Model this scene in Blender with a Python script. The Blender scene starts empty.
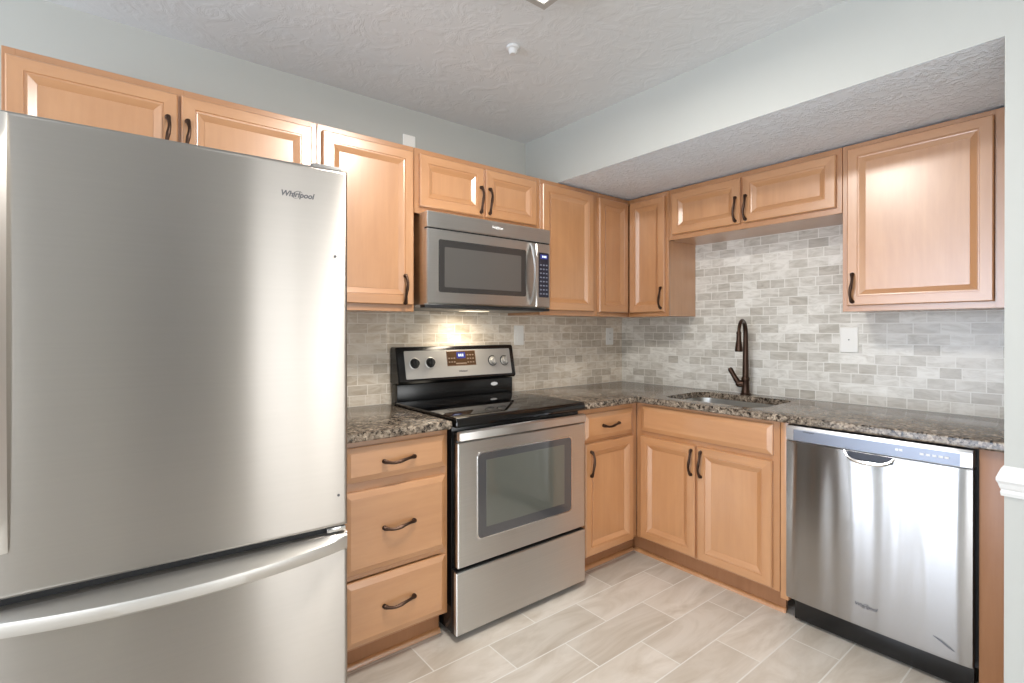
import bpy, bmesh, math, random
from mathutils import Vector, Matrix
PI = math.pi
SC = bpy.context.scene
COL = SC.collection
random.seed(4)

# ------------------------------------------------------------------ camera
cam_d = bpy.data.cameras.new('camera'); cam = bpy.data.objects.new('camera', cam_d); COL.objects.link(cam)
cam.location = (-2.966, -2.428, 1.287)
cam.rotation_euler = (PI/2 - 0.0017, 0, -0.672)
cam_d.sensor_width = 36; cam_d.lens = 507.3/1024*36; cam_d.shift_y = -10.5/1024
cam_d.clip_start = .02
SC.camera = cam
# ------------------------------------------------------------------ world, daylight, exposure
SC.view_settings.view_transform = 'Standard'; SC.view_settings.look = 'None'
SC.view_settings.gamma = 1; SC.view_settings.use_curve_mapping = False
SC.view_settings.exposure = 0.06
SC.cycles.use_denoising = True
SC.cycles.max_bounces = 10; SC.cycles.diffuse_bounces = 6; SC.cycles.glossy_bounces = 5
w = bpy.data.worlds.new('world'); SC.world = w; w.use_nodes = True
w.node_tree.nodes['Background'].inputs[0].default_value = (.80, .90, 1, 1)
w.node_tree.nodes['Background'].inputs[1].default_value = 1.6

def area(name, loc, rot, sx, sy, power, color, spread=PI):
    d = bpy.data.lights.new(name, 'AREA'); d.shape = 'RECTANGLE'; d.size = sx; d.size_y = sy
    d.energy = power; d.color = color; d.spread = spread
    o = bpy.data.objects.new(name, d); COL.objects.link(o); o.location = loc; o.rotation_euler = rot
    return o
XW, YS, ZC = -6.2, -5.6, 2.45            # west wall, south wall, ceiling
WIN_W = (-1.95, -.12, .05, 2.32)         # west opening y0 y1 z0 z1
WIN_S = (-2.05, -.60, .05, 2.15)         # south glazed door x0 x1 z0 z1
ADDED_S = (-6.05, -4.70, .30, 2.15)        # unseen south opening, added to brighten the room
ADDED_W = (-5.4, -2.35, .05, 2.10)        # unseen west opening, added for light where the steel does not mirror it
def day(name, wall, h, L, col):
    (a0, a1, z0, z1) = h; A = (a1-a0)*(z1-z0)
    if wall == 'W': area(name, (XW-.06, (a0+a1)/2, (z0+z1)/2), (0, -PI/2, 0), z1-z0, a1-a0, PI*A*L, col)
    else: area(name, ((a0+a1)/2, YS-.06, (z0+z1)/2), (PI/2, 0, 0), a1-a0, z1-z0, PI*A*L, col)
day('daylight_west', 'W', WIN_W, 10.0, (.74, .84, 1))
day('added_fill_west', 'W', ADDED_W, 3.8, (.95, .97, 1))  # fill light for the sink wall, through the added west opening
day('daylight_south', 'S', WIN_S, 4.6, (1, .98, .95))
day('added_fill_south', 'S', ADDED_S, 3.6, (.95, .97, 1))  # extra fill from the added south opening

# ------------------------------------------------------------------ materials
def lin(r, g, b):
    f = lambda c: (c/255/12.92) if c/255 <= .04045 else ((c/255+.055)/1.055)**2.4
    return (f(r), f(g), f(b), 1)
class NT:
    def __init__(s, name):
        s.m = bpy.data.materials.new(name); s.m.use_nodes = True; s.t = s.m.node_tree
        s.b = s.t.nodes['Principled BSDF']
    def n(s, typ, **kw):
        x = s.t.nodes.new(typ)
        for k, v in kw.items():
            if k in x.inputs: x.inputs[k].default_value = v
            else: setattr(x, k, v)
        return x
    def l(s, a, b): s.t.links.new(a, b)
    def set(s, **kw):
        for k, v in kw.items(): s.b.inputs[k.replace('_', ' ')].default_value = v
def plain(name, col, rough=.5, metal=0, **kw):
    t = NT(name); t.set(Base_Color=col, Roughness=rough, Metallic=metal, **kw); return t.m
def coords(t, scale, rnd=True):
    c = t.n('ShaderNodeTexCoord'); mp = t.n('ShaderNodeMapping'); mp.inputs['Scale'].default_value = scale
    t.l(c.outputs['Object'], mp.inputs['Vector'])
    if rnd:
        oi = t.n('ShaderNodeObjectInfo'); mul = t.n('ShaderNodeMath', operation='MULTIPLY'); mul.inputs[1].default_value = 37.
        cx = t.n('ShaderNodeCombineXYZ'); t.l(oi.outputs['Random'], mul.inputs[0])
        for k in range(3): t.l(mul.outputs[0], cx.inputs[k])
        t.l(cx.outputs[0], mp.inputs['Location'])
    return mp.outputs[0]
def ramp(t, fac, stops):
    r = t.n('ShaderNodeValToRGB'); e = r.color_ramp.elements
    while len(e) < len(stops): e.new(.5)
    for el, (p, c) in zip(e, stops): el.position = p; el.color = c
    t.l(fac, r.inputs[0]); return r.outputs[0]
def mix(t, fac, a, b, mode='MIX'):
    m = t.n('ShaderNodeMix', data_type='RGBA', blend_type=mode)
    if isinstance(fac, float): m.inputs[0].default_value = fac
    else: t.l(fac, m.inputs[0])
    for sock, v in ((m.inputs[6], a), (m.inputs[7], b)):
        if isinstance(v, tuple): sock.default_value = v
        else: t.l(v, sock)
    return m.outputs[2]
def bump(t, h, strength, dist=.01):
    b = t.n('ShaderNodeBump'); b.inputs['Strength'].default_value = strength; b.inputs['Distance'].default_value = dist
    t.l(h, b.inputs['Height']); t.l(b.outputs[0], t.b.inputs['Normal'])

def wood(name, vertical, base, coat=1.):
    t = NT(name)
    sc = (38, 38, 2.2) if vertical else (2.2, 38, 38)
    n1 = t.n('ShaderNodeTexNoise', Scale=1.0, Detail=4.0, Roughness=.6, Distortion=.4); t.l(coords(t, sc), n1.inputs['Vector'])
    sc2 = (5, 5, 1.6) if vertical else (1.6, 5, 5)
    n2 = t.n('ShaderNodeTexNoise', Scale=1.0, Detail=4.0, Roughness=.6, Distortion=1.5); t.l(coords(t, sc2), n2.inputs['Vector'])
    dk = tuple(base[i]*f for i, f in enumerate((.86, .80, .74)))+(1,)
    lt = tuple(min(1, base[i]*f) for i, f in enumerate((1.06, 1.08, 1.10)))+(1,)
    a = ramp(t, n1.outputs[0], [(.3, dk), (.62, lt)])
    b = ramp(t, n2.outputs[0], [(.32, tuple(base[i]*f for i, f in enumerate((.88, .83, .77)))+(1,)), (.68, lt)])
    t.l(mix(t, .6, a, b), t.b.inputs['Base Color'])
    t.set(Roughness=.38, Coat_Weight=coat, Coat_Roughness=.28, Coat_IOR=1.8)
    return t.m
WB = lin(193, 140, 94)
WV = wood('maple_upright_grain', True, WB); WH = wood('maple_level_grain', False, WB)
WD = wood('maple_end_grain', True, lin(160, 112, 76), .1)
WFV = wood('maple_frame_upright', True, lin(178, 125, 79)); WFH = wood('maple_frame_level', False, lin(178, 125, 79))

def steel(name, col, rough, aniso, wave=0., tang=(0, 0, 1), grain=(1.5, 1.5, 260), var=.95):
    t = NT(name); t.set(Metallic=1., Roughness=rough, Anisotropic=aniso)
    cx = t.n('ShaderNodeCombineXYZ')
    for k in range(3): cx.inputs[k].default_value = tang[k]
    if aniso: t.l(cx.outputs[0], t.b.inputs['Tangent'])
    n = t.n('ShaderNodeTexNoise', Scale=1.0, Detail=2.0); t.l(coords(t, grain), n.inputs['Vector'])
    t.l(ramp(t, n.outputs[0], [(.3, tuple(c*var for c in col[:3])+(1,)), (.7, col)]), t.b.inputs['Base Color'])
    if wave:
        n2 = t.n('ShaderNodeTexNoise', Scale=1.0, Detail=1.0); t.l(coords(t, (7, 7, .8)), n2.inputs['Vector'])
        bump(t, n2.outputs[0], wave, .02)
    return t.m
ST = steel('brushed_stainless', lin(222, 220, 217), .38, .95)
STF = steel('fridge_stainless', lin(176, 171, 165), .31, 1.0, .04, grain=(1.5, 1.5, 120), var=.98)
STD = steel('dishwasher_stainless', lin(170, 168, 166), .22, 1.0, .42, var=.985)
STH = plain('fridge_handle_satin', lin(206, 204, 200), .42, 1)
SPN = plain('panel_silver', lin(182, 180, 176), .42, .55)
STP = plain('polished_steel', lin(222, 222, 222), .16, 1)
SIDE = plain('grey_enamel', lin(118, 116, 114), .45)
BLK = plain('black_enamel', lin(18, 18, 19), .22)
BLKM = plain('black_plastic', lin(22, 22, 24), .5)
GLS = plain('black_glass', lin(9, 9, 10), .05, 0, Specular_IOR_Level=.7)
OVG = plain('oven_glass', lin(72, 72, 74), .08, 0, Specular_IOR_Level=.9)
OVI = plain('oven_pane', lin(92, 94, 88), .04, 0, Specular_IOR_Level=1.)
MWG = plain('microwave_glass', lin(52, 51, 51), .12, 0, Specular_IOR_Level=.6)
MWI = plain('microwave_mesh_pane', lin(84, 82, 80), .14, 0, Specular_IOR_Level=.6)
BRZ = plain('oiled_bronze', lin(70, 52, 42), .36, .85)
WHT = plain('white_plastic', lin(238, 237, 232), .35)
TRIM = plain('white_trim_paint', lin(214, 214, 212), .35)
INK = plain('grey_print', lin(92, 92, 96), .4, .3)
INKL = plain('pale_print', lin(225, 225, 225), .4)
CONS = plain('dishwasher_console', lin(142, 148, 162), .3, .6)
DARK = plain('dark_gap', lin(24, 20, 18), .8)
def emit(name, col, s):
    t = NT(name); t.set(Base_Color=(0, 0, 0, 1), Emission_Color=col, Emission_Strength=s); return t.m
BLUE = emit('blue_clock_display', lin(40, 60, 170), .7); DIG = emit('lit_digits', (.85, .92, 1, 1), 1.3)

def paint(name, col, sc=0, st=0, rough=.6):
    t = NT(name); t.set(Base_Color=col, Roughness=rough)
    if sc:
        c = t.n('ShaderNodeTexCoord')
        n = t.n('ShaderNodeTexNoise', Scale=sc, Detail=4.0, Roughness=.65, Distortion=1.2); t.l(c.outputs['Object'], n.inputs['Vector'])
        r = ramp(t, n.outputs[0], [(.45, (0, 0, 0, 1)), (.62, (1, 1, 1, 1))])
        bump(t, r, st, .012)
    return t.m
WALL = paint('grey_green_wall_paint', lin(181, 182, 177))
CEIL = paint('textured_ceiling_paint', lin(211, 214, 216), 9, .13)
SOFT = paint('textured_soffit_paint', lin(230, 241, 252), 24, .42)

def tile(name, bw, bh, off, c1, c2, cm, mortar, axes, shift, vein, rough, bmp, freq=2, patches=3., sq=1.):
    t = NT(name)
    c = t.n('ShaderNodeTexCoord'); sp = t.n('ShaderNodeSeparateXYZ'); t.l(c.outputs['Object'], sp.inputs[0])
    cb = t.n('ShaderNodeCombineXYZ')
    for k, ax in enumerate(axes):
        ad = t.n('ShaderNodeMath', operation='ADD'); ad.inputs[1].default_value = shift[k]
        t.l(sp.outputs[ax], ad.inputs[0]); t.l(ad.outputs[0], cb.inputs[k])
    br = t.n('ShaderNodeTexBrick', offset=off, offset_frequency=freq, squash=sq, squash_frequency=3, Scale=1.0)
    br.inputs['Brick Width'].default_value = bw; br.inputs['Row Height'].default_value = bh
    br.inputs['Mortar Size'].default_value = mortar; br.inputs['Mortar Smooth'].default_value = .15
    br.inputs['Color1'].default_value = c1; br.inputs['Color2'].default_value = c2; br.inputs['Mortar'].default_value = cm
    t.l(cb.outputs[0], br.inputs['Vector'])
    n = t.n('ShaderNodeTexNoise', Scale=patches, Detail=5.0, Roughness=.6, Distortion=1.4)
    mp = t.n('ShaderNodeMapping'); mp.inputs['Scale'].default_value = (1, 3.2, 1); t.l(cb.outputs[0], mp.inputs[0]); t.l(mp.outputs[0], n.inputs['Vector'])
    v = ramp(t, n.outputs[0], [(.32, vein), (.6, (1, 1, 1, 1))])
    col = mix(t, .8, br.outputs['Color'], v, 'MULTIPLY')
    col = mix(t, br.outputs['Fac'], col, cm)
    t.l(col, t.b.inputs['Base Color']); t.set(Roughness=rough)
    inv = t.n('ShaderNodeMath', operation='SUBTRACT'); inv.inputs[0].default_value = 1.; t.l(br.outputs['Fac'], inv.inputs[1])
    bump(t, inv.outputs[0], bmp, .003)
    return t.m
B1, B2, BMO = lin(238, 236, 229), lin(196, 191, 181), lin(230, 228, 221)
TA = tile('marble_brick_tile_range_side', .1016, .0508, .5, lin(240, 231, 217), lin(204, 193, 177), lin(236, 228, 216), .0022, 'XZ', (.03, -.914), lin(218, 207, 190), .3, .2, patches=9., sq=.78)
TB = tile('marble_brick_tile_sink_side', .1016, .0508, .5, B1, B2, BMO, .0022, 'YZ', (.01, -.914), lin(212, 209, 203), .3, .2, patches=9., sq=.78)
FLO = tile('beige_porcelain_floor_tile', .508, .186, .5, lin(222, 215, 205), lin(203, 195, 184), lin(226, 223, 216), .0028, 'XY', (.228, .004), lin(222, 216, 208), .34, .3, patches=2.2)

def granite():
    t = NT('speckled_brown_granite'); co = coords(t, (1, 1, 1), False)
    v = t.n('ShaderNodeTexVoronoi', Scale=120.); t.l(co, v.inputs['Vector'])
    n = t.n('ShaderNodeTexNoise', Scale=50., Detail=5.0, Roughness=.7); t.l(co, n.inputs['Vector'])
    n2 = t.n('ShaderNodeTexNoise', Scale=22., Detail=3.0, Roughness=.6); t.l(co, n2.inputs['Vector'])
    a = ramp(t, n.outputs[0], [(.40, lin(26, 22, 20)), (.47, lin(112, 97, 84)), (.55, lin(164, 149, 132)), (.66, lin(188, 174, 156))])
    sp = t.n('ShaderNodeSeparateColor'); t.l(v.outputs['Color'], sp.inputs[0])
    b = ramp(t, sp.outputs[0], [(.26, lin(22, 19, 18)), (.34, lin(112, 98, 85)), (.6, lin(148, 134, 118)), (.88, lin(180, 166, 148))])
    c = mix(t, .5, a, b)
    d = mix(t, ramp(t, n2.outputs[0], [(.38, (.55, .55, .55, 1)), (.6, (1, 1, 1, 1))]), (0, 0, 0, 1), c)
    t.l(d, t.b.inputs['Base Color']); t.set(Roughness=.14, Specular_IOR_Level=.42)
    return t.m
GRA = granite()

# ------------------------------------------------------------------ builders
FR = {}                                    # thing -> (frame, origin in wall coordinates)
def thing(name, label, cat, org, frame='A', group=None, yaw=0):
    o = bpy.data.objects.new(name, None); COL.objects.link(o); o.empty_display_size = .1
    lx, ly, z = org
    o.location = (lx, ly, z) if frame == 'A' else (ly, -lx, z)
    o.rotation_euler = (0, 0, (0 if frame == 'A' else -PI/2) + yaw)
    o['label'] = label; o['category'] = cat
    if group: o['group'] = group
    FR[o] = Vector(org)
    return o
def link(name, bm, mats, parent=None, label=None, kind=None, smooth=True, sharp=.6):
    me = bpy.data.meshes.new(name)
    p = parent
    while p is not None and p not in FR: p = p.parent
    if p is not None: bmesh.ops.translate(bm, verts=bm.verts, vec=-FR[p])
    bmesh.ops.recalc_face_normals(bm, faces=bm.faces)
    bm.to_mesh(me); bm.free()
    if not isinstance(mats, (list, tuple)): mats = [mats]
    for m in mats: me.materials.append(m)
    if smooth:
        for q in me.polygons: q.use_smooth = True
        me.set_sharp_from_angle(angle=sharp)
    o = bpy.data.objects.new(name, me); COL.objects.link(o)
    if parent is not None: o.parent = parent
    if label: o['label'] = label
    if kind: o['kind'] = kind
    return o
def tag(o, label, cat, group=None):
    o['label'] = label; o['category'] = cat
    if group: o['group'] = group
    return o
def BM(): return bmesh.new()
def box(bm, x0, x1, y0, y1, z0, z1, bev=0, mi=0, seg=2):
    r = bmesh.ops.create_cube(bm, size=1.)
    vs = r['verts']
    for v in vs: v.co = Vector((x0+(v.co.x+.5)*(x1-x0), y0+(v.co.y+.5)*(y1-y0), z0+(v.co.z+.5)*(z1-z0)))
    fs = {f for v in vs for f in v.link_faces}
    for f in fs: f.material_index = mi
    if bev:
        es = list({e for v in vs for e in v.link_edges})
        bmesh.ops.bevel(bm, geom=es, offset=bev, segments=seg, profile=.5, affect='EDGES')
    return bm
def B(x0, x1, y0, y1, z0, z1, bev=0): return box(BM(), x0, x1, y0, y1, z0, z1, bev)
def bridge(bm, loops, mi=0, cap0=True, cap1=True, close=True):
    vl = [[bm.verts.new(p) for p in lp] for lp in loops]
    n = len(vl[0])
    for a, b in zip(vl, vl[1:]):
        for i in range(n if close else n-1):
            j = (i+1) % n
            f = bm.faces.new((a[i], a[j], b[j], b[i])); f.material_index = mi(i) if callable(mi) else mi
    if cap0: bm.faces.new(vl[0]).material_index = 0
    if cap1: bm.faces.new(vl[-1]).material_index = 0
    return vl
def tube(bm, pts, rad, n=10, sq=None):
    loops = []
    pts = [Vector(p) for p in pts]
    up = None
    for i, p in enumerate(pts):
        d = (pts[min(i+1, len(pts)-1)]-pts[max(i-1, 0)]).normalized()
        if up is None:
            up = d.orthogonal().normalized()
        up = (up-d*up.dot(d)).normalized(); s = d.cross(up)
        r = rad[i] if isinstance(rad, (list, tuple)) else rad
        loops.append([p+up*math.cos(2*PI*k/n)*r+s*math.sin(2*PI*k/n)*r for k in range(n)])
    bridge(bm, loops)
    return bm
def lathe(bm, c, axis, prof, n=20):        # prof: (along axis, radius)
    a = Vector(axis).normalized(); u = a.orthogonal().normalized(); v = a.cross(u); c = Vector(c)
    bridge(bm, [[c+a*h+(u*math.cos(2*PI*k/n)+v*math.sin(2*PI*k/n))*r for k in range(n)] for h, r in prof])
    return bm
def rrect(x0, x1, z0, z1, r, n=5):         # rounded rectangle outline
    out = []
    for cx, cz, a0 in ((x1-r, z1-r, 0), (x0+r, z1-r, PI/2), (x0+r, z0+r, PI), (x1-r, z0+r, 1.5*PI)):
        for k in range(n+1):
            a = a0+PI/2*k/n; out.append((cx+r*math.cos(a), cz+r*math.sin(a)))
    return out
def plate(bm, x0, x1, z0, z1, yb, yf, r, mi=0, edge=.0015):   # rounded slab facing -y
    o = rrect(x0, x1, z0, z1, r); i = rrect(x0+edge, x1-edge, z0+edge, z1-edge, max(r-edge, .0005))
    bridge(bm, [[(x, yb, z) for x, z in o], [(x, yf+edge, z) for x, z in o], [(x, yf, z) for x, z in i]], mi)
    return bm
def rings(bm, x0, x1, z0, z1, yb, prof):   # panel front built of nested rectangles; prof: (inset, forward)
    L = []
    for ins, fw in prof:
        L.append([(x0+ins, yb-fw, z0+ins), (x1-ins, yb-fw, z0+ins), (x1-ins, yb-fw, z1-ins), (x0+ins, yb-fw, z1-ins)])
    bridge(bm, L, lambda i: 1 if i in (0, 2) else 0)
    return bm
DOORP = [(0, 0), (0, .015), (.004, .019), (.040, .019), (.0415, .0160), (.0455, .0160), (.046, .0178), (.049, .0170), (.070, .0060), (.0705, .0072)]
SLABP = [(0, 0), (0, .009), (.003, .011), (.020, .018), (.023, .019)]
def pull(parent, x, y, z, vertical=True, name='handle', L=.128):
    """bronze bow pull, ends on the plane y, bowed forward and gently waved"""
    bm = BM(); n = 17; pts = []; rad = []
    for k in range(n):
        t = -1+2*k/(n-1)
        a = t*L/2; f = .007+.017*max(0, 1-abs(t)**2.6); s = .004*math.sin(t*PI)
        pts.append((x+s, y-f, z+a) if vertical else (x+a, y-f, z+s-.004*(1-t*t)))
        rad.append(.0074-.0018*abs(math.sin(t*PI)) + (.0012 if abs(t) > .85 else 0))
    tube(bm, pts, rad, 10)
    for sgn in (-1, 1):
        c = (x, y, z+sgn*L/2*.97) if vertical else (x+sgn*L/2*.97, y, z)
        lathe(bm, c, (0, -1, 0), [(0, .0085), (.003, .0085), (.005, .006), (.009, .0062), (.0105, .003)], 14)
    return link(name, bm, BRZ, parent)
def door(parent, x0, x1, z0, z1, yb, h=None):
    o = link('door', rings(BM(), x0, x1, z0, z1, yb, DOORP), [WV, WH], parent, sharp=.1)
    if h: pull(o, h[0], yb-.019, h[1])
    return o
def drawer(parent, x0, x1, z0, z1, yb, h=True, name='drawer'):
    o = link(name, rings(BM(), x0, x1, z0, z1, yb, SLABP), [WH, WH], parent, sharp=.1)
    if h: pull(o, (x0+x1)/2, yb-.019, (z0+z1)/2, False)
    return o
def face_frame(parent, x0, x1, z0, z1, yf, stiles, rails, th=.019):
    """stiles: (x0,x1[,z0,z1]) ; rails: (z0,z1) between x0 and x1"""
    bm = BM()
    for s in stiles: box(bm, s[0], s[1], yf, yf+th, z0, z1, .0012, 0, 1)
    for r in rails: box(bm, x0+.002, x1-.002, yf+.0006, yf+th, r[0], r[1], .0012, 1, 1)
    return link('face_frame', bm, [WFV, WFH], parent)
def text(name, body, size, mat, parent, x, y, z, shear=.0, frame=None, ext=.0004, align='CENTER'):
    cu = bpy.data.curves.new('t', 'FONT'); cu.body = body; cu.size = size; cu.shear = shear; cu.extrude = ext
    cu.align_x = align; cu.align_y = 'CENTER'; cu.offset = .0006*size/.02
    tmp = bpy.data.objects.new('t', cu); COL.objects.link(tmp)
    dg = bpy.context.evaluated_depsgraph_get(); dg.update()
    me = bpy.data.meshes.new_from_object(tmp.evaluated_get(dg))
    bpy.data.objects.remove(tmp); bpy.data.curves.remove(cu)
    bm = BM(); bm.from_mesh(me); bpy.data.meshes.remove(me)
    for v in bm.verts: v.co = Vector((v.co.x+x, y-v.co.z, v.co.y+z))
    return bm
def logo(parent, x, y, z, size, mat, name='logo'):
    """italic maker's lettering with an oval swoosh across it"""
    bm = text(name, 'Whirlpool', size, mat, parent, x, y, z, .25)
    n = 28; wd = size*1.15; L0 = []; L1 = []
    for k in range(n+1):
        a = PI*.15+2*PI*.80*k/n; th = size*.035*(.4+math.sin(PI*k/n))
        ca, sa = math.cos(a), math.sin(a)
        p = Vector((x+wd*.48*ca+size*.25*sa, y-.0006, z+size*.50*sa)); q = Vector((ca, 0, sa))*th
        L0.append(p+q); L1.append(p-q)
    vs0 = [bm.verts.new(p) for p in L0]; vs1 = [bm.verts.new(p) for p in L1]
    for k in range(n): bm.faces.new((vs0[k], vs0[k+1], vs1[k+1], vs1[k]))
    return link(name, bm, mat, parent, smooth=False)

# ================================================================== THE ROOM
def S(name, bm, mat): return link(name, bm, mat, kind='structure', smooth=False)
S('floor', B(XW-.15, .15, YS-.15, .15, -.1, 0), FLO)
S('ceiling', B(XW-.15, .15, YS-.15, .15, ZC, ZC+.1), CEIL)
S('wall_north', B(XW-.15, .15, 0, .15, 0, ZC), WALL)
S('wall_east', B(0, .15, YS-.15, 0, 0, ZC), WALL)
def wall_open(name, axis, c0, c1, a0, a1, holes):
    bm = BM(); cur = a0
    def bb(p, q, z0, z1):
        if q-p > .001 and z1-z0 > .001:
            if axis == 'x': box(bm, c0, c1, p, q, z0, z1)
            else: box(bm, p, q, c0, c1, z0, z1)
    for h0, h1, z0, z1 in holes:
        bb(cur, h0, 0, ZC); bb(h0, h1, 0, z0); bb(h0, h1, z1, ZC); cur = h1
    bb(cur, a1, 0, ZC); S(name, bm, WALL)
wall_open('wall_west', 'x', XW-.15, XW, YS, 0, [ADDED_W, WIN_W])
HALL = (-3.45, -2.45, 0, 2.06)
wall_open('wall_south', 'y', YS-.15, YS, XW, 0, [ADDED_S, HALL, WIN_S])
# glazing frames; two mirrored in the steel, two on openings added as fill
def frame_bars(name, axis, c, a0, a1, z0, z1, mulls, wd=.05):
    bm = BM()
    def bar(p, q, s, t):
        if axis == 'x': box(bm, c, c+.06, p, q, s, t)
        else: box(bm, p, q, c, c+.06, s, t)
    bar(a0, a0+wd, z0, z1); bar(a1-wd, a1, z0, z1); bar(a0, a1, z0, z0+wd); bar(a0, a1, z1-wd, z1)
    for m, mw in mulls: bar(m-mw/2, m+mw/2, z0, z1)
    S(name, bm, plain('glazing_frame_paint', lin(168, 150, 124), .5))
frame_bars('window_1', 'x', XW-.04, *WIN_W, [(-.40, .06), (-.85, .19), (-1.4, .06)])
frame_bars('added_frame_south', 'y', YS-.01, *ADDED_S, [(-5.37, .06)])  # frame of the added south fill opening
frame_bars('added_frame_west', 'x', XW-.04, *ADDED_W, [(-3.87, .09)])  # frame of the added west fill opening
frame_bars('door_1', 'y', YS-.01, *WIN_S, [(-1.22, .07)])
bm = BM(); box(bm, HALL[0], HALL[1], YS-.95, YS-.9, 0, 2.06); box(bm, HALL[0]-.02, HALL[0], YS-.9, YS-.15, 0, 2.06); box(bm, HALL[1], HALL[1]+.02, YS-.9, YS-.15, 0, 2.06)
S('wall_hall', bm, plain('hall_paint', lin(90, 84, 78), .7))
# soffit over the sink wall and the wall end the run of cabinets dies into
YST = -2.165; XSF = -.927
bm = B(XSF, 0, YST, 0, 2.142, ZC)
for f in bm.faces: f.material_index = 1 if f.calc_center_median().z < 2.2 and abs(f.normal.z) > .5 else 0
S('wall_soffit', bm, [WALL, SOFT])
S('wall_stub', B(XSF, 0, YST-.125, YST, 0, ZC), WALL)
# chair rail wrapping the wall end
prof = [(0, .806), (.006, .806), (.008, .816), (.006, .824), (.009, .830), (.012, .842), (.016, .850), (.016, .858), (.012, .870), (.006, .886), (.002, .892), (0, .893)]
def railpt(k, d):
    return [(-.70, YST+d), (XSF-d, YST+d), (XSF-d, YST-.125-d), (-.40, YST-.125-d)][k]
bridgebm = BM()
bridge(bridgebm, [[(*railpt(k, d), z) for d, z in prof] for k in range(4)])
S('trim_1', bridgebm, TRIM)
# tiled backsplash
TH = .012
bm = B(-2.42, -TH, -TH, 0, .60, 1.42)
S('backsplash_range_wall', bm, TA)
bm = B(-TH, 0, YST, 0, .88, 1.42); box(bm, -TH, 0, -1.56, -.55, 1.42, 1.86)
S('backsplash_sink_wall', bm, TB)

# ================================================================== CABINETS
ZT, ZB, UY = 2.134, 1.372, -.305
YW = -TH                                   # back of everything that stands against the tile
def upper(name, label, frame, x0, x1, z0, doors, back=-.0135, stile=.02, group='maple wall cabinets', mids=(), top=ZT, stl=None, doorz=None):
    t = thing(name, label, 'cabinet', ((x0+x1)/2, back, z0), frame, group)
    link('carcass', box(B(x0+.001, x1-.001, UY+.019, back, z0+.003, top), x0, x0, UY+.02, UY+.02, z0, z0), WV, t) if False else link('carcass', B(x0+.001, x1-.001, UY+.0192, back, z0+.002, top), WV, t)
    sl, sr = stl or (stile, stile)
    face_frame(t, x0, x1, z0, top, UY, [(x0+.0005, x0+sl+.012), (x1-sr-.012, x1-.0005)] + [(m-.02, m+.02) for m in mids], [(z0, z0+.035), (top-.035, top)])
    for d0, d1, h in doors:
        dz0, dz1 = doorz or (z0+.028, top-.027)
        door(t, d0, d1, dz0, dz1, UY, h)
    return t
upper('wall_cabinet', 'long low maple wall cabinet above the stainless fridge', 'A', -3.215, -2.298, 1.80,
      [(-3.205, -2.776, (-2.806, 1.957)), (-2.766, -2.322, (-2.748, 1.957))], back=-.002, mids=(-2.777,))
upper('wall_cabinet', 'tall single-door maple wall cabinet between fridge and microwave', 'A', -2.297, -1.858, ZB,
      [(-2.278, -1.869, (-1.912, 1.472))], back=-.0135, stl=(.02, .02), doorz=(ZB+.030, ZT-.027))
upper('wall_cabinet', 'short two-door maple wall cabinet directly above the microwave', 'A', -1.857, -1.079, 1.832,
      [(-1.834, -1.474, (-1.493, 1.945)), (-1.458, -1.117, (-1.439, 1.945))], mids=(-1.466,), doorz=(1.864, 2.107))
upper('wall_cabinet', 'single-door maple wall cabinet right of the microwave with no handle in view', 'A', -1.078, -.613, ZB,
      [(-1.069, -.656, None)], stl=(.012, .03))
# corner cabinet: L-shaped body, two narrow doors meeting in the corner
t = thing('corner_wall_cabinet', 'L-shaped maple corner wall cabinet with two narrow doors meeting in the corner', 'cabinet', (-.305, -.014, ZB), 'A', 'maple wall cabinets')
bm = BM()
Lp = [(-.612, -.0135), (-.612, -.286), (-.286, -.286), (-.286, -.610), (-.0135, -.610), (-.0135, -.0135)]
bridge(bm, [[(x, y, ZB+.002) for x, y in Lp], [(x, y, ZT) for x, y in Lp]])
link('carcass', bm, WV, t)
bm = BM()
box(bm, -.612, -.590, -.305, -.286, ZB, ZT, .001); box(bm, -.305, -.286, -.611, -.588, ZB, ZT, .001)
for z0, z1 in ((ZB, ZB+.03), (ZT-.03, ZT)):
    box(bm, -.590, -.286, -.3045, -.286, z0, z1, .001, 1); box(bm, -.3045, -.286, -.588, -.305, z0, z1, .001, 1)
link('face_frame', bm, [WFV, WFH], t)
link('door', rings(BM(), -.602, -.328, ZB+.027, ZT-.030, -.3055, DOORP), [WV, WH], t, sharp=.1)
bm = rings(BM(), .328, .590, ZB+.027, ZT-.030, -.3055, DOORP)
for v in bm.verts: v.co = Vector((v.co.y, -v.co.x, v.co.z))
d = link('door', bm, [WV, WH], t, sharp=.1)
h = pull(None, .568, -.3245, 1.484)
me = h.data
for v in me.vertices: v.co = Vector((v.co.y, -v.co.x, v.co.z)) - FR[t]
h.parent = d
upper('wall_cabinet', 'short wide two-door maple wall cabinet above the sink', 'B', .613, 1.541, 1.829,
      [(.640, 1.063, (1.038, 1.937)), (1.076, 1.518, (1.094, 1.937))], mids=(1.0695,), doorz=(1.858, 2.104))
upper('wall_cabinet', 'large square-door maple wall cabinet above the dishwasher, against the wall end', 'B', 1.542, 2.160, ZB,
      [(1.565, 2.057, (1.588, 1.478))], stl=(.012, .09), doorz=(ZB+.026, ZT-.022))

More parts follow.
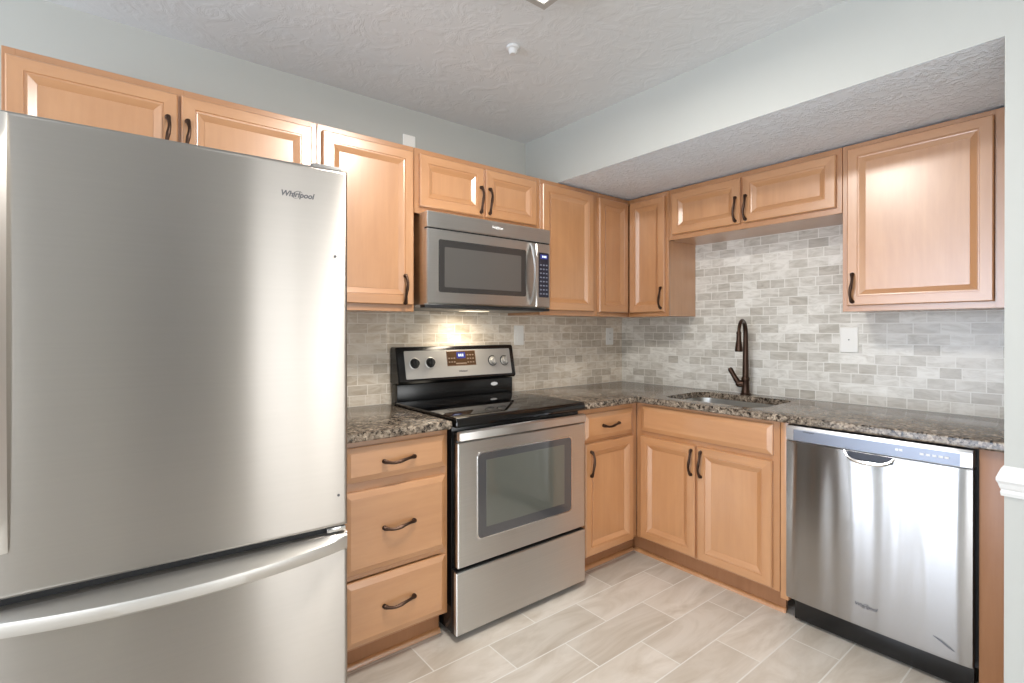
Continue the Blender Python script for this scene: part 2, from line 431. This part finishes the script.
# base cabinets
BY, ZTB = -.605, .878
def toe(t, x0, x1, y):
    link('toe_kick', B(x0, x1, y, y+.016, .0, .112), WD, t)
def base(name, label, frame, x0, x1, stiles, rails, y_back=-.014, toe_y=-.535, tx=None, hollow=False):
    t = thing(name, label, 'cabinet', ((x0+x1)/2, -.3, 0), frame, 'maple base cabinets')
    if hollow:
        bm = B(x0+.001, x1-.001, BY+.0192, y_back, .112, .13)
        for q in ((x0+.001, x0+.018), (x1-.018, x1-.001)): box(bm, *q, BY+.0192, y_back, .13, ZTB-.001)
        box(bm, x0+.018, x1-.018, y_back-.012, y_back, .13, ZTB-.04)
    else: bm = B(x0+.001, x1-.001, BY+.0192, y_back, .112, ZTB-.001)
    link('carcass', bm, WV, t)
    face_frame(t, x0, x1, .110, ZTB, BY, stiles, rails)
    a, b = tx or (x0, x1)
    toe(t, a, b, toe_y)
    return t
t = base('base_cabinet', 'maple base cabinet with three drawers between fridge and range', 'A', -2.318, -1.861,
         [(-2.3175, -2.285), (-1.895, -1.8615)], [(.110, .142), (.365, .395), (.685, .735), (.845, ZTB)])
drawer(t, -2.300, -1.875, .726, .856, BY); drawer(t, -2.300, -1.875, .388, .690, BY); drawer(t, -2.300, -1.875, .122, .362, BY)
t = base('base_cabinet', 'narrow maple base cabinet with one drawer and one door, right of the range', 'A', -1.083, -.606,
         [(-1.0825, -1.03), (-.645, -.6065)], [(.110, .142), (.680, .735), (.845, ZTB)], tx=(-1.083, -.530))
drawer(t, -1.045, -.656, .713, .850, BY); door(t, -1.045, -.656, .112, .696, BY, (-1.006, .592))
t = base('sink_base_cabinet', 'wide maple sink base cabinet with two doors under a false drawer front', 'B', .6055, 1.395,
         [(.606, .655), (.965, 1.01), (1.360, 1.3945)], [(.110, .142), (.685, .735), (.845, ZTB)], tx=(.540, 1.395), toe_y=-.545, hollow=True)
drawer(t, .645, 1.367, .722, .862, BY, False, 'false_drawer_front')
door(t, .643, .981, .122, .694, BY, (.962, .608)); door(t, .995, 1.365, .122, .694, BY, (1.016, .608))
# fillers and panels
tag(link('filler_strip', B(-.6045, -.02, -1.431, -1.397, .085, ZTB, .001), WV), 'narrow maple filler strip between sink cabinet and dishwasher', 'filler strip')
tag(link('end_panel', B(-.612, -.02, -2.163, -2.062, 0, ZTB, .001), WD), 'maple end panel between dishwasher and white wall end', 'panel')
# shoe moulding along the toe kicks
def shoe(bm, p, q, nrm):
    p, q, n = Vector(p), Vector(q), Vector(nrm)
    pr = [(0, 0)]+[(.016*math.cos(a), .018*math.sin(a)) for a in (0, .4, .8, 1.2, PI/2)]
    bridge(bm, [[e+n*d+Vector((0, 0, z)) for d, z in pr] for e in (p, q)])
bm = BM(); shoe(bm, (-2.318, -.536, 0), (-1.861, -.536, 0), (0, -1, 0)); tag(link('shoe_moulding', bm, WH), 'maple shoe moulding on the floor under the three-drawer cabinet', 'moulding', 'shoe mouldings')
bm = BM(); shoe(bm, (-1.083, -.536, 0), (-.562, -.536, 0), (0, -1, 0)); tag(link('shoe_moulding', bm, WH), 'maple shoe moulding on the floor right of the range', 'moulding', 'shoe mouldings')
bm = BM(); shoe(bm, (-.546, -.553, 0), (-.546, -1.40, 0), (-1, 0, 0)); tag(link('shoe_moulding', bm, WH), 'maple shoe moulding on the floor under the sink cabinet', 'moulding', 'shoe mouldings')

# ================================================================== COUNTERTOPS, SINK, FAUCET
CZ, CT = .914, .034
def slab(poly, hole=None):
    bm = BM(); e = .006
    def loop(pts, z): return [bm.verts.new((x, y, z)) for x, y in pts]
    def off(pts, d):
        n = len(pts); out = []
        for i in range(n):
            a, b, c = Vector(pts[i-1]), Vector(pts[i]), Vector(pts[(i+1) % n])
            u = (b-a).normalized(); v = (c-b).normalized()
            nu, nv = Vector((-u.y, u.x)), Vector((-v.y, v.x)); m = (nu+nv); m = m/(m.dot(nu) or 1)
            out.append(tuple(b+m*d))
        return out
    lv = [loop(off(poly, e), CZ-CT), loop(poly, CZ-CT+e), loop(poly, CZ-e), loop(off(poly, e*.3), CZ-e*.3), loop(off(poly, e), CZ)]
    for a, b in zip(lv, lv[1:]):
        for i in range(len(a)): bm.faces.new((a[i], a[(i+1) % len(a)], b[(i+1) % len(a)], b[i]))
    if hole is None:
        bm.faces.new(lv[0]); bm.faces.new(lv[-1])
    else:
        h0, h1 = loop(hole, CZ-CT), loop(hole, CZ)
        for i in range(len(h0)): bm.faces.new((h0[i], h0[(i+1) % len(h0)], h1[(i+1) % len(h0)], h1[i]))
        for o, h in ((lv[0], h0), (lv[-1], h1)):
            es = []
            for lp in (o, h):
                for i in range(len(lp)):
                    ed = bm.edges.get((lp[i], lp[(i+1) % len(lp)])); es.append(ed)
            bmesh.ops.triangle_fill(bm, edges=es, use_beauty=True)
    return bm
CD = .645
tag(link('countertop', slab([(-2.33, -TH-.001), (-2.33, -CD), (-1.862, -CD), (-1.862, -TH-.001)]), GRA), 'small speckled granite countertop left of the range', 'countertop', 'granite countertops')
SK = (-.545, -.135, -1.27, -.725)          # sink opening x0 x1 y0 y1
hole = rrect(SK[0], SK[1], SK[2], SK[3], .075, 7)
tag(link('countertop', slab([(-TH-.001, -TH-.001), (-1.081, -TH-.001), (-1.081, -CD), (-CD, -CD), (-CD, YST+.001), (-TH-.001, YST+.001)], hole), GRA),
    'long L-shaped speckled granite countertop holding the sink', 'countertop', 'granite countertops')
t = thing('sink', 'undermount stainless sink bowl set in the granite countertop', 'sink', (-.34, -1.0, .70))
bm = BM(); zc = CZ-CT-.001
o1 = rrect(SK[0]-.02, SK[1]+.02, SK[2]-.02, SK[3]+.02, .085, 7); o2 = rrect(SK[0]-.003, SK[1]+.003, SK[2]-.003, SK[3]+.003, .078, 7)
o3 = rrect(SK[0]+.012, SK[1]-.012, SK[2]+.012, SK[3]-.012, .07, 7); o4 = rrect(SK[0]+.04, SK[1]-.04, SK[2]+.04, SK[3]-.04, .05, 7)
bridge(bm, [[(x, y, z) for x, y in lp] for lp, z in ((o1, zc), (o2, zc), (o3, .74), (o4, .71))], 0, False, True)
link('bowl', bm, steel('satin_sink_steel', lin(205, 205, 202), .32, 0), t)
link('drain', lathe(BM(), (-.34, -1.0, .7105), (0, 0, 1), [(0, .045), (.003, .045), (.004, .038), (.001, .030)], 24), STP, t)
# pull-down faucet
fx, fy = -.080, -.972
t = thing('faucet', 'dark bronze gooseneck pull-down faucet behind the sink', 'faucet', (fx, fy, CZ))
link('base', lathe(BM(), (fx, fy, CZ+.0005), (0, 0, 1), [(0, .029), (.006, .029), (.010, .024), (.03, .021), (.075, .020), (.085, .023), (.095, .023), (.105, .017)], 24), BRZ, t)
pts = [(fx, fy, CZ+.09+.02*k) for k in range(14)]
R = .075; z0 = pts[-1][2]; dirx = Vector((-.972, -.235, 0)).normalized()
for k in range(1, 15):
    a = PI*k/15*1.02
    q = Vector((fx, fy, 0))+dirx*(R-R*math.cos(a)); pts.append((q.x, q.y, z0+R*math.sin(a)*1.02))
rad = [.0175-.00032*k for k in range(len(pts))]
link('spout', tube(BM(), pts, rad, 14), BRZ, t)
e = Vector(pts[-1])
link('spray_head', lathe(BM(), e+Vector((0, 0, .004)), (0, 0, -1), [(0, .0125), (.012, .014), (.016, .0125), (.05, .0135), (.07, .017), (.105, .021), (.112, .019)], 20), BRZ, t)
bm = lathe(BM(), (fx, fy, CZ+.062), (-.25, .97, 0), [(.012, .019), (.030, .021), (.044, .020), (.052, .013)], 18)
s = Vector((fx, fy, CZ+.064))+Vector((-.25, .97, 0)).normalized()*.036
tube(bm, [s, s+Vector((-.006, .014, .022)), s+Vector((-.012, .028, .050)), s+Vector((-.018, .042, .078)), s+Vector((-.020, .047, .088))], [.016, .015, .0135, .0145, .010], 12)
link('lever_handle', bm, BRZ, t)

# ================================================================== REFRIGERATOR
FXR, FYF, FW = -2.395, -.909, .832         # right front corner and width
t = thing('refrigerator', 'large stainless bottom-freezer refrigerator filling the left of the picture', 'refrigerator', (FXR, FYF, 0), 'A', None, math.radians(-3))
x0, x1 = FXR-FW, FXR
bm = B(x0+.006, x1-.006, FYF+.085, -.165, .03, 1.752, .006)
for xx in (x0+.06, x1-.06):
    for yy in (FYF+.15, -.22): lathe(bm, (xx, yy, 0), (0, 0, 1), [(0, .022), (.03, .022)], 12)
link('body', bm, SIDE, t, 'grey enamel cabinet of the fridge')
def soft_panel(x0, x1, z0, z1, yb, yf, r=.012, n=5):
    bm = BM(); L = [[(x0, yb, z0), (x1, yb, z0), (x1, yb, z1), (x0, yb, z1)]]
    for k in range(n+1):
        a = PI/2*k/n; ins = r-r*math.cos(a); y = yf+r-r*math.sin(a)
        L.append([(x0+ins, y, z0+ins), (x1-ins, y, z0+ins), (x1-ins, y, z1-ins), (x0+ins, y, z1-ins)])
    bridge(bm, L); return bm
GZ = .695
dr = link('door', soft_panel(x0, x1, GZ, 1.77, FYF+.075, FYF), STF, t)
bm = BM()
hz0, hz1 = .80, 1.762
n = 24
for k in range(1):
    L = []
    for i in range(n+1):
        tt = i/n; z = hz0+(hz1-hz0)*tt; p = .010+.022*math.sin(PI*tt)**.6
        xa, xb = x0+.030, x0+.088
        L.append([(xa, FYF+.002, z), (xa+.004, FYF-p, z), (xb-.010, FYF-p, z), (xb, FYF-p*.6, z), (xb-.006, FYF+.002, z)])
    bridge(bm, L)
link('door_handle', bm, STH, dr)
logo(dr, -2.541, FYF-.0006, 1.676, .0215, INK)
link('gasket', B(x0+.02, x1-.02, FYF+.03, FYF+.09, GZ-.035, GZ+.01), BLKM, t, 'dark gap between door and freezer drawer')
fd = link('freezer_drawer', soft_panel(x0, x1, .085, GZ-.022, FYF+.075, FYF), STF, t)
bm = BM(); n = 40; L = []
for i in range(n+1):
    tt = i/n; s_ = math.sin(PI*tt)**.75; p = .072*s_; x = x0+.004+(x1-x0-.008)*tt; zz = .662-.006*s_
    L.append([(x, FYF+.004, .6725), (x, FYF-.001, .6725), (x, FYF-.002-p*.25, .668), (x, FYF-.003-p*.80, zz+.004), (x, FYF-.004-p*.97, zz), (x, FYF-.004-p, zz-.006),
              (x, FYF-.003-p*.98, zz-.028), (x, FYF-.003-p*.90, zz-.034), (x, FYF-.001-p*.35, zz-.036), (x, FYF+.002, zz-.040)])
bridge(bm, L)
link('drawer_handle', bm, STH, fd)
link('kick_grille', B(x0+.02, x1-.02, FYF+.06, FYF+.085, .02, .08), BLKM, t)
link('hinge_cover', B(x1-.10, x1-.012, FYF+.02, FYF+.13, 1.752, 1.785, .006), SIDE, t)
link('hinge', B(x1-.062, x1-.006, FYF+.004, FYF+.06, GZ-.015, GZ-.002, .002), STP, t)
link('badge_dot', lathe(BM(), (-2.434, FYF-.0003, 1.508), (0, -1, 0), [(0, .004), (.001, .004)], 12), INK, dr)
link('badge_dot', lathe(BM(), (-2.424, FYF-.0003, .79), (0, -1, 0), [(0, .004), (.001, .004)], 12), INK, dr)

# ================================================================== RANGE
RX0, RX1 = -1.851, -1.091
t = thing('range', 'stainless and black electric range with glass cooktop', 'range', ((RX0+RX1)/2, -.33, 0))
link('body', B(RX0+.004, RX1-.004, -.615, -.03, .025, .905, .002), BLK, t)
for xx in (RX0+.05, RX1-.05):
    for yy in (-.58, -.08): link('levelling_foot', lathe(BM(), (xx, yy, 0), (0, 0, 1), [(0, .018), (.025, .018)], 12), BLKM, t)
# cooktop with a rolled front lip
bm = BM(); L = []
for x in (RX0, RX0+.004, RX1-.004, RX1):
    k = .003 if x in (RX0, RX1) else 0
    L.append([(x, -.10, .917), (x, -.10, .926-k), (x, -.645, .926-k), (x, -.656+k, .923-k), (x, -.662+k, .914), (x, -.662+k, .888+k), (x, -.655, .884+k), (x, -.62, .884+k), (x, -.61, .905)])
bridge(bm, L)
ct = link('cooktop', bm, GLS, t)
bm = BM()
def annulus(bm, cx, cy, z, r, wd, n=48):
    a = [bm.verts.new((cx+math.cos(2*PI*k/n)*r, cy+math.sin(2*PI*k/n)*r, z)) for k in range(n)]
    b = [bm.verts.new((cx+math.cos(2*PI*k/n)*(r-wd), cy+math.sin(2*PI*k/n)*(r-wd), z)) for k in range(n)]
    for k in range(n): bm.faces.new((a[k], a[(k+1) % n], b[(k+1) % n], b[k]))
BURN = plain('burner_print', lin(64, 62, 62), .25)
for cx, cy, r in ((-1.66, -.48, .105), (-1.28, -.48, .115), (-1.66, -.23, .08), (-1.28, -.23, .08)):
    bm = BM(); annulus(bm, cx, cy, .9264, r, .003); annulus(bm, cx, cy, .9264, r-.02, .0015)
    link('burner_ring', bm, BURN, ct)
# backguard: black riser, raked control panel
bm = B(RX0+.014, RX1-.008, -.085, -.03, .905, 1.012, .004)
bg = link('riser', bm, BLK, t)
bm = BM(); L = []
for x, k in ((RX0-.002+.012, .006), (RX0+.016, 0), (RX1+.001-.010, 0), (RX1-.002, .006)):
    L.append([(x, -.018, 1.016+k), (x, -.105+k, 1.016+k), (x, -.114+k, 1.028), (x, -.080+k, 1.188), (x, -.072, 1.200-k), (x, -.018, 1.200-k)])
bridge(bm, L)
bp = link('backguard', bm, BLK, t)
# frame running up the raked face: u = (0, rise) ; face from (y -.114, z 1.028) to (y -.080, z 1.188)
RK = Matrix.Rotation(-math.atan2(.034, .160), 4, 'X'); RC = Vector((0, -.097, 1.108))
def rake(bm):
    for v in bm.verts:
        p = RK @ Vector((0, v.co.y, v.co.z)); v.co = Vector((v.co.x, p.y+RC.y, p.z+RC.z))
    return bm
pan = link('control_panel', rake(plate(BM(), -1.800, -1.124, -.072, .074, .002, -.003, .006)), SPN, bp)
cl = link('clock_window', rake(plate(BM(), -1.553, -1.370, -.012, .066, -.003, -.0045, .004)), plain('brown_display_glass', lin(70, 52, 38), .15), pan)
link('clock_trim', rake(plate(BM(), -1.556, -1.367, -.015, .069, -.0025, -.0037, .005)), STP, pan)
link('display', rake(plate(BM(), -1.492, -1.436, .026, .060, -.0045, -.0052, .002)), BLUE, cl)
bm = BM()
for k in range(3): box(bm, -1.481+k*.012, -1.473+k*.012, -.0060, -.0052, .036, .050)
link('digit', rake(bm), DIG, cl)
bm = BM()
for k in range(3): 
    for j in range(2): box(bm, -1.545+k*.016, -1.535+k*.016, -.0052, -.0045, .004+j*.02, .011+j*.02)
for k in range(3):
    for j in range(3): box(bm, -1.426+k*.017, -1.416+k*.017, -.0052, -.0045, .000+j*.02, .007+j*.02)
box(bm, -1.500, -1.432, -.0052, -.0045, -.006, .002)
link('keypad', rake(bm), plain('key_print', lin(124, 108, 94), .4), cl)
for kx, kz in ((-1.747, .008), (-1.656, .009), (-1.256, .006), (-1.172, .004)):
    bm = lathe(BM(), (kx, -.003, kz), (0, -1, 0), [(0, .026), (.004, .026), (.006, .022), (.020, .020), (.023, .017)], 24)
    link('knob_bezel', rake(lathe(BM(), (kx, -.002, kz), (0, -1, 0), [(0, .030), (.0035, .030), (.0045, .027)], 24)), STH if kx < -1.5 else BLKM, pan)
    kn = link('knob', rake(bm), BLKM if kx < -1.5 else SPN, pan)
    link('pointer', rake(B(kx-.004, kx+.004, -.030, -.018, kz-.020, kz+.020, .002)), BLKM if kx < -1.5 else SPN, kn)
bm = text('lettering', 'Whirlpool', .013, INK, pan, -1.460, -.0034, -.044, .2)
link('lettering', rake(bm), INK, pan, smooth=False)
# oval badge on the riser
bm = BM(); n = 24
bridge(bm, [[(-1.233+.024*math.cos(2*PI*k/n), y, .980+.010*math.sin(2*PI*k/n)) for k in range(n)] for y in (-.085, -.0865)])
link('oval_badge', bm, INKL, bg, 'small white oval sticker')
# oven door
od = link('oven_door', plate(BM(), RX0+.006, RX1-.004, .305, .822, -.645, -.665, .004, 0, .004), ST, t)
link('door_side', B(RX0+.009, RX1-.006, -.648, -.616, .300, .862, .002), BLK, t)
link('window_trim', plate(BM(), -1.752, -1.187, .400, .770, -.660, -.6665, .024), STP, od)
wn = link('window', plate(BM(), -1.747, -1.192, .405, .765, -.660, -.6675, .022), OVG, od)
link('inner_pane', plate(BM(), -1.706, -1.240, .447, .735, -.660, -.6680, .004), OVI, wn)
bm = BM(); L = []
for x in (RX0-.002, RX0+.003, RX1-.026, RX1-.020):
    k = .003 if x in (RX0-.002, RX1-.020) else 0
    L.append([(x, -.668, .836+k), (x, -.684+k, .832+k), (x, -.690+k, .836+k), (x, -.690+k, .866-k), (x, -.682+k, .872-k), (x, -.668, .872-k)])
bridge(bm, L)
for xx in (RX0+.04, RX1-.04): box(bm, xx-.02, xx+.02, -.675, -.655, .838, .866)
link('door_handle', bm, ST, od)
sd = link('storage_drawer', plate(BM(), RX0-.002, RX1-.002, .030, .288, -.645, -.665, .004, 0, .004), ST, t)
link('drawer_side', B(RX0+.002, RX1-.006, -.655, -.616, .025, .292), BLKM, t)

# ================================================================== MICROWAVE
MX0, MX1, MY = -1.840, -1.086, -.400
t = thing('microwave', 'stainless over-the-range microwave hung under a short cabinet', 'microwave', ((MX0+MX1)/2, -.2, 1.397))
link('body', B(MX0+.002, MX1-.002, -.365, -.0135, 1.402, 1.829, .002), ST, t)
link('underside', B(MX0-.006, MX1+.006, -.34, -.02, 1.388, 1.402, .002), plain('grey_underside', lin(150, 146, 140), .4), t)
link('front_lip', B(MX0-.006, MX1+.006, -.388, -.341, 1.390, 1.404, .002), BLKM, t)
link('vent_panel', plate(BM(), MX0, MX1, 1.757, 1.829, -.365, MY, .003, 0, .004), ST, t)
link('seam', B(MX0+.004, MX1-.004, -.392, -.36, 1.744, 1.760), BLKM, t)
dx1 = -1.190
md = link('door', plate(BM(), MX0, dx1, 1.408, 1.750, -.365, MY, .004, 0, .006), ST, t)
cp = link('control_section', plate(BM(), dx1+.002, MX1, 1.408, 1.750, -.365, MY, .004, 0, .006), ST, t)
wn = link('window', plate(BM(), -1.782, -1.258, 1.462, 1.705, MY+.004, MY-.0015, .010), MWG, md)
link('inner_pane', plate(BM(), -1.752, -1.292, 1.485, 1.672, MY+.004, MY-.0022, .006), MWI, wn)
bm = BM(); n = 18; pts = []; rad = []; L = []
for i in range(n+1):
    tt = i/n; z = 1.424+(1.744-1.424)*tt; p = .004+.036*math.sin(PI*tt)**.8; hx = -1.222
    L.append([(hx-.013, MY-p+.004, z), (hx-.009, MY-p-.005, z), (hx+.009, MY-p-.005, z), (hx+.013, MY-p+.004, z), (hx+.008, MY-p+.010, z), (hx-.008, MY-p+.010, z)])
bridge(bm, L)
link('handle', bm, plain('satin_handle_metal', lin(205, 203, 200), .38, 1), md)
kp = link('keypad', plate(BM(), -1.172, -1.088-.010, 1.463, 1.702, MY+.004, MY-.0015, .005), plain('keypad_black', lin(38, 40, 52), .25), cp)
link('display', plate(BM(), -1.160, -1.108, 1.668, 1.692, MY, MY-.0022, .002), BLUE, kp)
bm = BM()
for k in range(3): box(bm, -1.148+k*.011, -1.140+k*.011, MY-.003, MY-.002, 1.675, 1.686)
link('digit', bm, DIG, kp)
bm = BM()
for r in range(8):
    for c in range(3): box(bm, -1.163+c*.021, -1.151+c*.021, MY-.0022, MY-.0012, 1.478+r*.022, 1.485+r*.022)
link('key', bm, plain('keypad_print', lin(120, 124, 140), .4), kp, kind=None)
logo(t, -1.445, MY-.0006, 1.797, .016, INKL)
ln = link('lamp_lens', B(-1.52, -1.38, -.24, -.16, 1.3855, 1.3885), emit('warm_lamp_lens', (1, .85, .62, 1), 1.6), t)
sp = bpy.data.lights.new('cooktop_lamp', 'SPOT'); sp.energy = 10; sp.color = (1, .88, .70); sp.spot_size = 2.9; sp.spot_blend = 1.; sp.shadow_soft_size = .08
so = bpy.data.objects.new('cooktop_lamp', sp); COL.objects.link(so); so.location = (-1.45, -.17, 1.375); so.rotation_euler = (math.radians(18), 0, 0)

# ================================================================== DISHWASHER (sink-wall frame: lx = -y, ly = x)
DX0, DX1, DYF = 1.437, 2.050, -.645
t = thing('dishwasher', 'stainless dishwasher with a pocket handle under the granite counter', 'dishwasher', ((DX0+DX1)/2, -.33, 0), 'B')
link('tub', B(DX0+.004, DX1+.006, -.58, -.05, .10, .872), BLKM, t)
bm = BM()
def bow(x): u = (x-DX0)/(DX1-DX0); return -.006*math.sin(PI*u)
n = 24; L = []
for i in range(n+1):
    x = DX0+(DX1-DX0)*i/n; y = DYF+bow(x); ed = .004 if i in (0, n) else 0
    L.append([(x, -.585, .118), (x, y+.008+ed, .118), (x, y+.002+ed, .121), (x, y+ed, .130), (x, y+ed, .800), (x, y+.002+ed, .806), (x, -.585, .806)])
bridge(bm, L)
dd = link('door', bm, STD, t)
bm = BM(); L = []
for i in range(n+1):
    x = DX0+(DX1-DX0)*i/n; y = DYF+bow(x); ed = .004 if i in (0, n) else 0
    L.append([(x, -.585, .808), (x, y+.003+ed, .808), (x, y-.001+ed, .812), (x, y-.001+ed, .862), (x, y+.006+ed, .872), (x, -.585, .872)])
bridge(bm, L)
cs = link('console', bm, steel('console_steel', lin(228, 230, 234), .28, 0), t)
bm = BM(); L = []
for i in range(n+1):
    x = DX0+.032+(DX1-DX0-.064)*i/n; y = DYF+bow(x)-.0012
    L.append([(x, y+.004, .812), (x, y-.001, .8125), (x, y-.001, .857), (x, y+.004, .858)])
bridge(bm, L)
ci = link('console_inset', bm, CONS, cs)
def lamp_row(xs, z, w_=.012):
    for x in xs:
        y = DYF+bow(x)-.0022
        link('button', B(x-w_/2, x+w_/2, y-.001, y+.002, z-.004, z+.004, .0008), INKL, ci)
lamp_row((1.838, 1.850), .839, .010); lamp_row((1.912, 1.930, 1.948, 1.966, 1.982), .836, .012)
bm = text('lettering', 'Whirlpool', .010, INK, ci, 1.530, DYF+bow(1.53)-.0024, .853, 0)
link('lettering', bm, INK, ci, smooth=False)
# pocket handle: flat dark plate painted as the scoop's shade, with a bar lip
hx0, hx1 = 1.664, 1.832; hy = DYF+bow(1.75)
pk = link('handle_pocket', plate(BM(), hx0+.008, hx1-.004, .776, .8045, hy+.01, hy-.0012, .010), plain('painted_pocket_shade', lin(60, 62, 70), .3, .3), dd, 'dark plate painted as the shade in the pocket handle')
bm = BM(); n2 = 20; L = []
for i in range(n2+1):
    tt = i/n2; x = hx0+(hx1-hx0)*tt; e_ = abs(2*tt-1)**4; z = .772+.030*e_; p = .022*(1-abs(2*tt-1)**3)+.003
    L.append([(x, hy-p, z+.006), (x, hy-p-.004, z), (x, hy-p, z-.007), (x, hy+.002, z-.008), (x, hy+.002, z+.004)])
bridge(bm, L)
link('handle', bm, STP, dd)
logo(dd, 1.738, DYF+bow(1.738)-.0006, .206, .018, INK)
bm = BM()
tube(bm, [(1.945, DYF-.0026, .190), (1.960, DYF-.0026, .184), (1.975, DYF-.0024, .176), (1.992, DYF-.0022, .166), (2.004, DYF-.0020, .160)], [.0012, .003, .0036, .003, .001], 8)
link('script_mark', bm, INK, dd)
link('toe_panel', B(DX0+.012, DX1-.004, -.585, -.565, .012, .112, .002), BLK, t)
for xx in (DX0+.03, DX1-.03): link('levelling_foot', lathe(BM(), (xx, -.55, 0), (0, 0, 1), [(0, .015), (.10, .015)], 12), BLKM, t)

# ================================================================== SMALL FITTINGS
def wall_plate(label, frame, x, z, w_=.076, h_=.122, style='rocker', y=-TH):
    t = thing('outlet' if style == 'outlet' else 'wall_switch' if style == 'rocker' else 'cover_plate', label, 'outlet' if style == 'outlet' else 'switch' if style == 'rocker' else 'cover plate', (x, y, z), frame)
    link('plate', plate(BM(), x-w_/2, x+w_/2, z-h_/2, z+h_/2, y+.001, y-.006, .004, 0, .003), WHT, t)
    if style == 'rocker':
        link('rocker', plate(BM(), x-.017, x+.017, z-.034, z+.034, y-.004, y-.0085, .003), WHT, t)
    elif style == 'outlet':
        for dz in (-.021, .021):
            r = link('receptacle', plate(BM(), x-.016, x+.016, z+dz-.014, z+dz+.014, y-.004, y-.0078, .006), WHT, t)
            bm = BM()
            for dx in (-.006, .006): box(bm, x+dx-.001, x+dx+.001, y-.0082, y-.0076, z+dz-.003, z+dz+.005)
            link('slot', bm, DARK, r)
    return t
wall_plate('white wall switch on the tile between range and corner, nearer the range', 'A', -.992, 1.255)
wall_plate('white outlet cover on the range wall tile close to the corner', 'A', -.150, 1.243, style='outlet')
t = wall_plate('white cover plate on the sink wall tile under the large cabinet', 'B', 1.475, 1.238, .082, .13, 'blank')
link('screw', lathe(BM(), (1.475, -TH-.006, 1.238), (0, -1, 0), [(0, .0035), (.001, .0035)], 12), SIDE, t)
wall_plate('white cover plate high on the wall above the tall cabinet', 'A', -1.727, 2.254, .072, .116, 'blank', y=0)
t = thing('ceiling_fitting', 'small round white cap on the ceiling above the range', 'ceiling fitting', (-1.664, -.798, ZC))
link('cap', lathe(BM(), (-1.664, -.798, ZC), (0, 0, -1), [(0, .028), (.008, .028), (.012, .020), (.026, .017), (.030, .013)], 24), plain('pale_grey_cap', lin(206, 206, 205), .5), t)  # even pale grey, close to the ceiling paint
# square ceiling light
LX, LY, LH = -1.955, -1.293, .165
t = thing('ceiling_light', 'square flush ceiling light with nickel frame, cut by the top edge', 'ceiling light', (LX, LY, ZC))
bm = BM()
for a in (0, 1, 2, 3):
    s = [(LX-LH, LX+LH, LY-LH, LY-LH+.022), (LX-LH, LX+LH, LY+LH-.022, LY+LH), (LX-LH, LX-LH+.022, LY-LH+.022, LY+LH-.022), (LX+LH-.022, LX+LH, LY-LH+.022, LY+LH-.022)][a]
    box(bm, *s, ZC-.060, ZC-.030)
box(bm, LX-.12, LX+.12, LY-.12, LY+.12, ZC-.03, ZC)
link('frame', bm, plain('satin_nickel', lin(176, 174, 170), .5, .3), t)
link('diffuser', B(LX-LH+.022, LX+LH-.022, LY-LH+.022, LY+LH-.022, ZC-.056, ZC-.034), emit('frosted_glass_lit', (1, .97, .92, 1), 3.), t)
area('ceiling_lamp', (LX, LY, ZC-.064), (0, 0, 0), .28, .28, 26, (1, .95, .88))
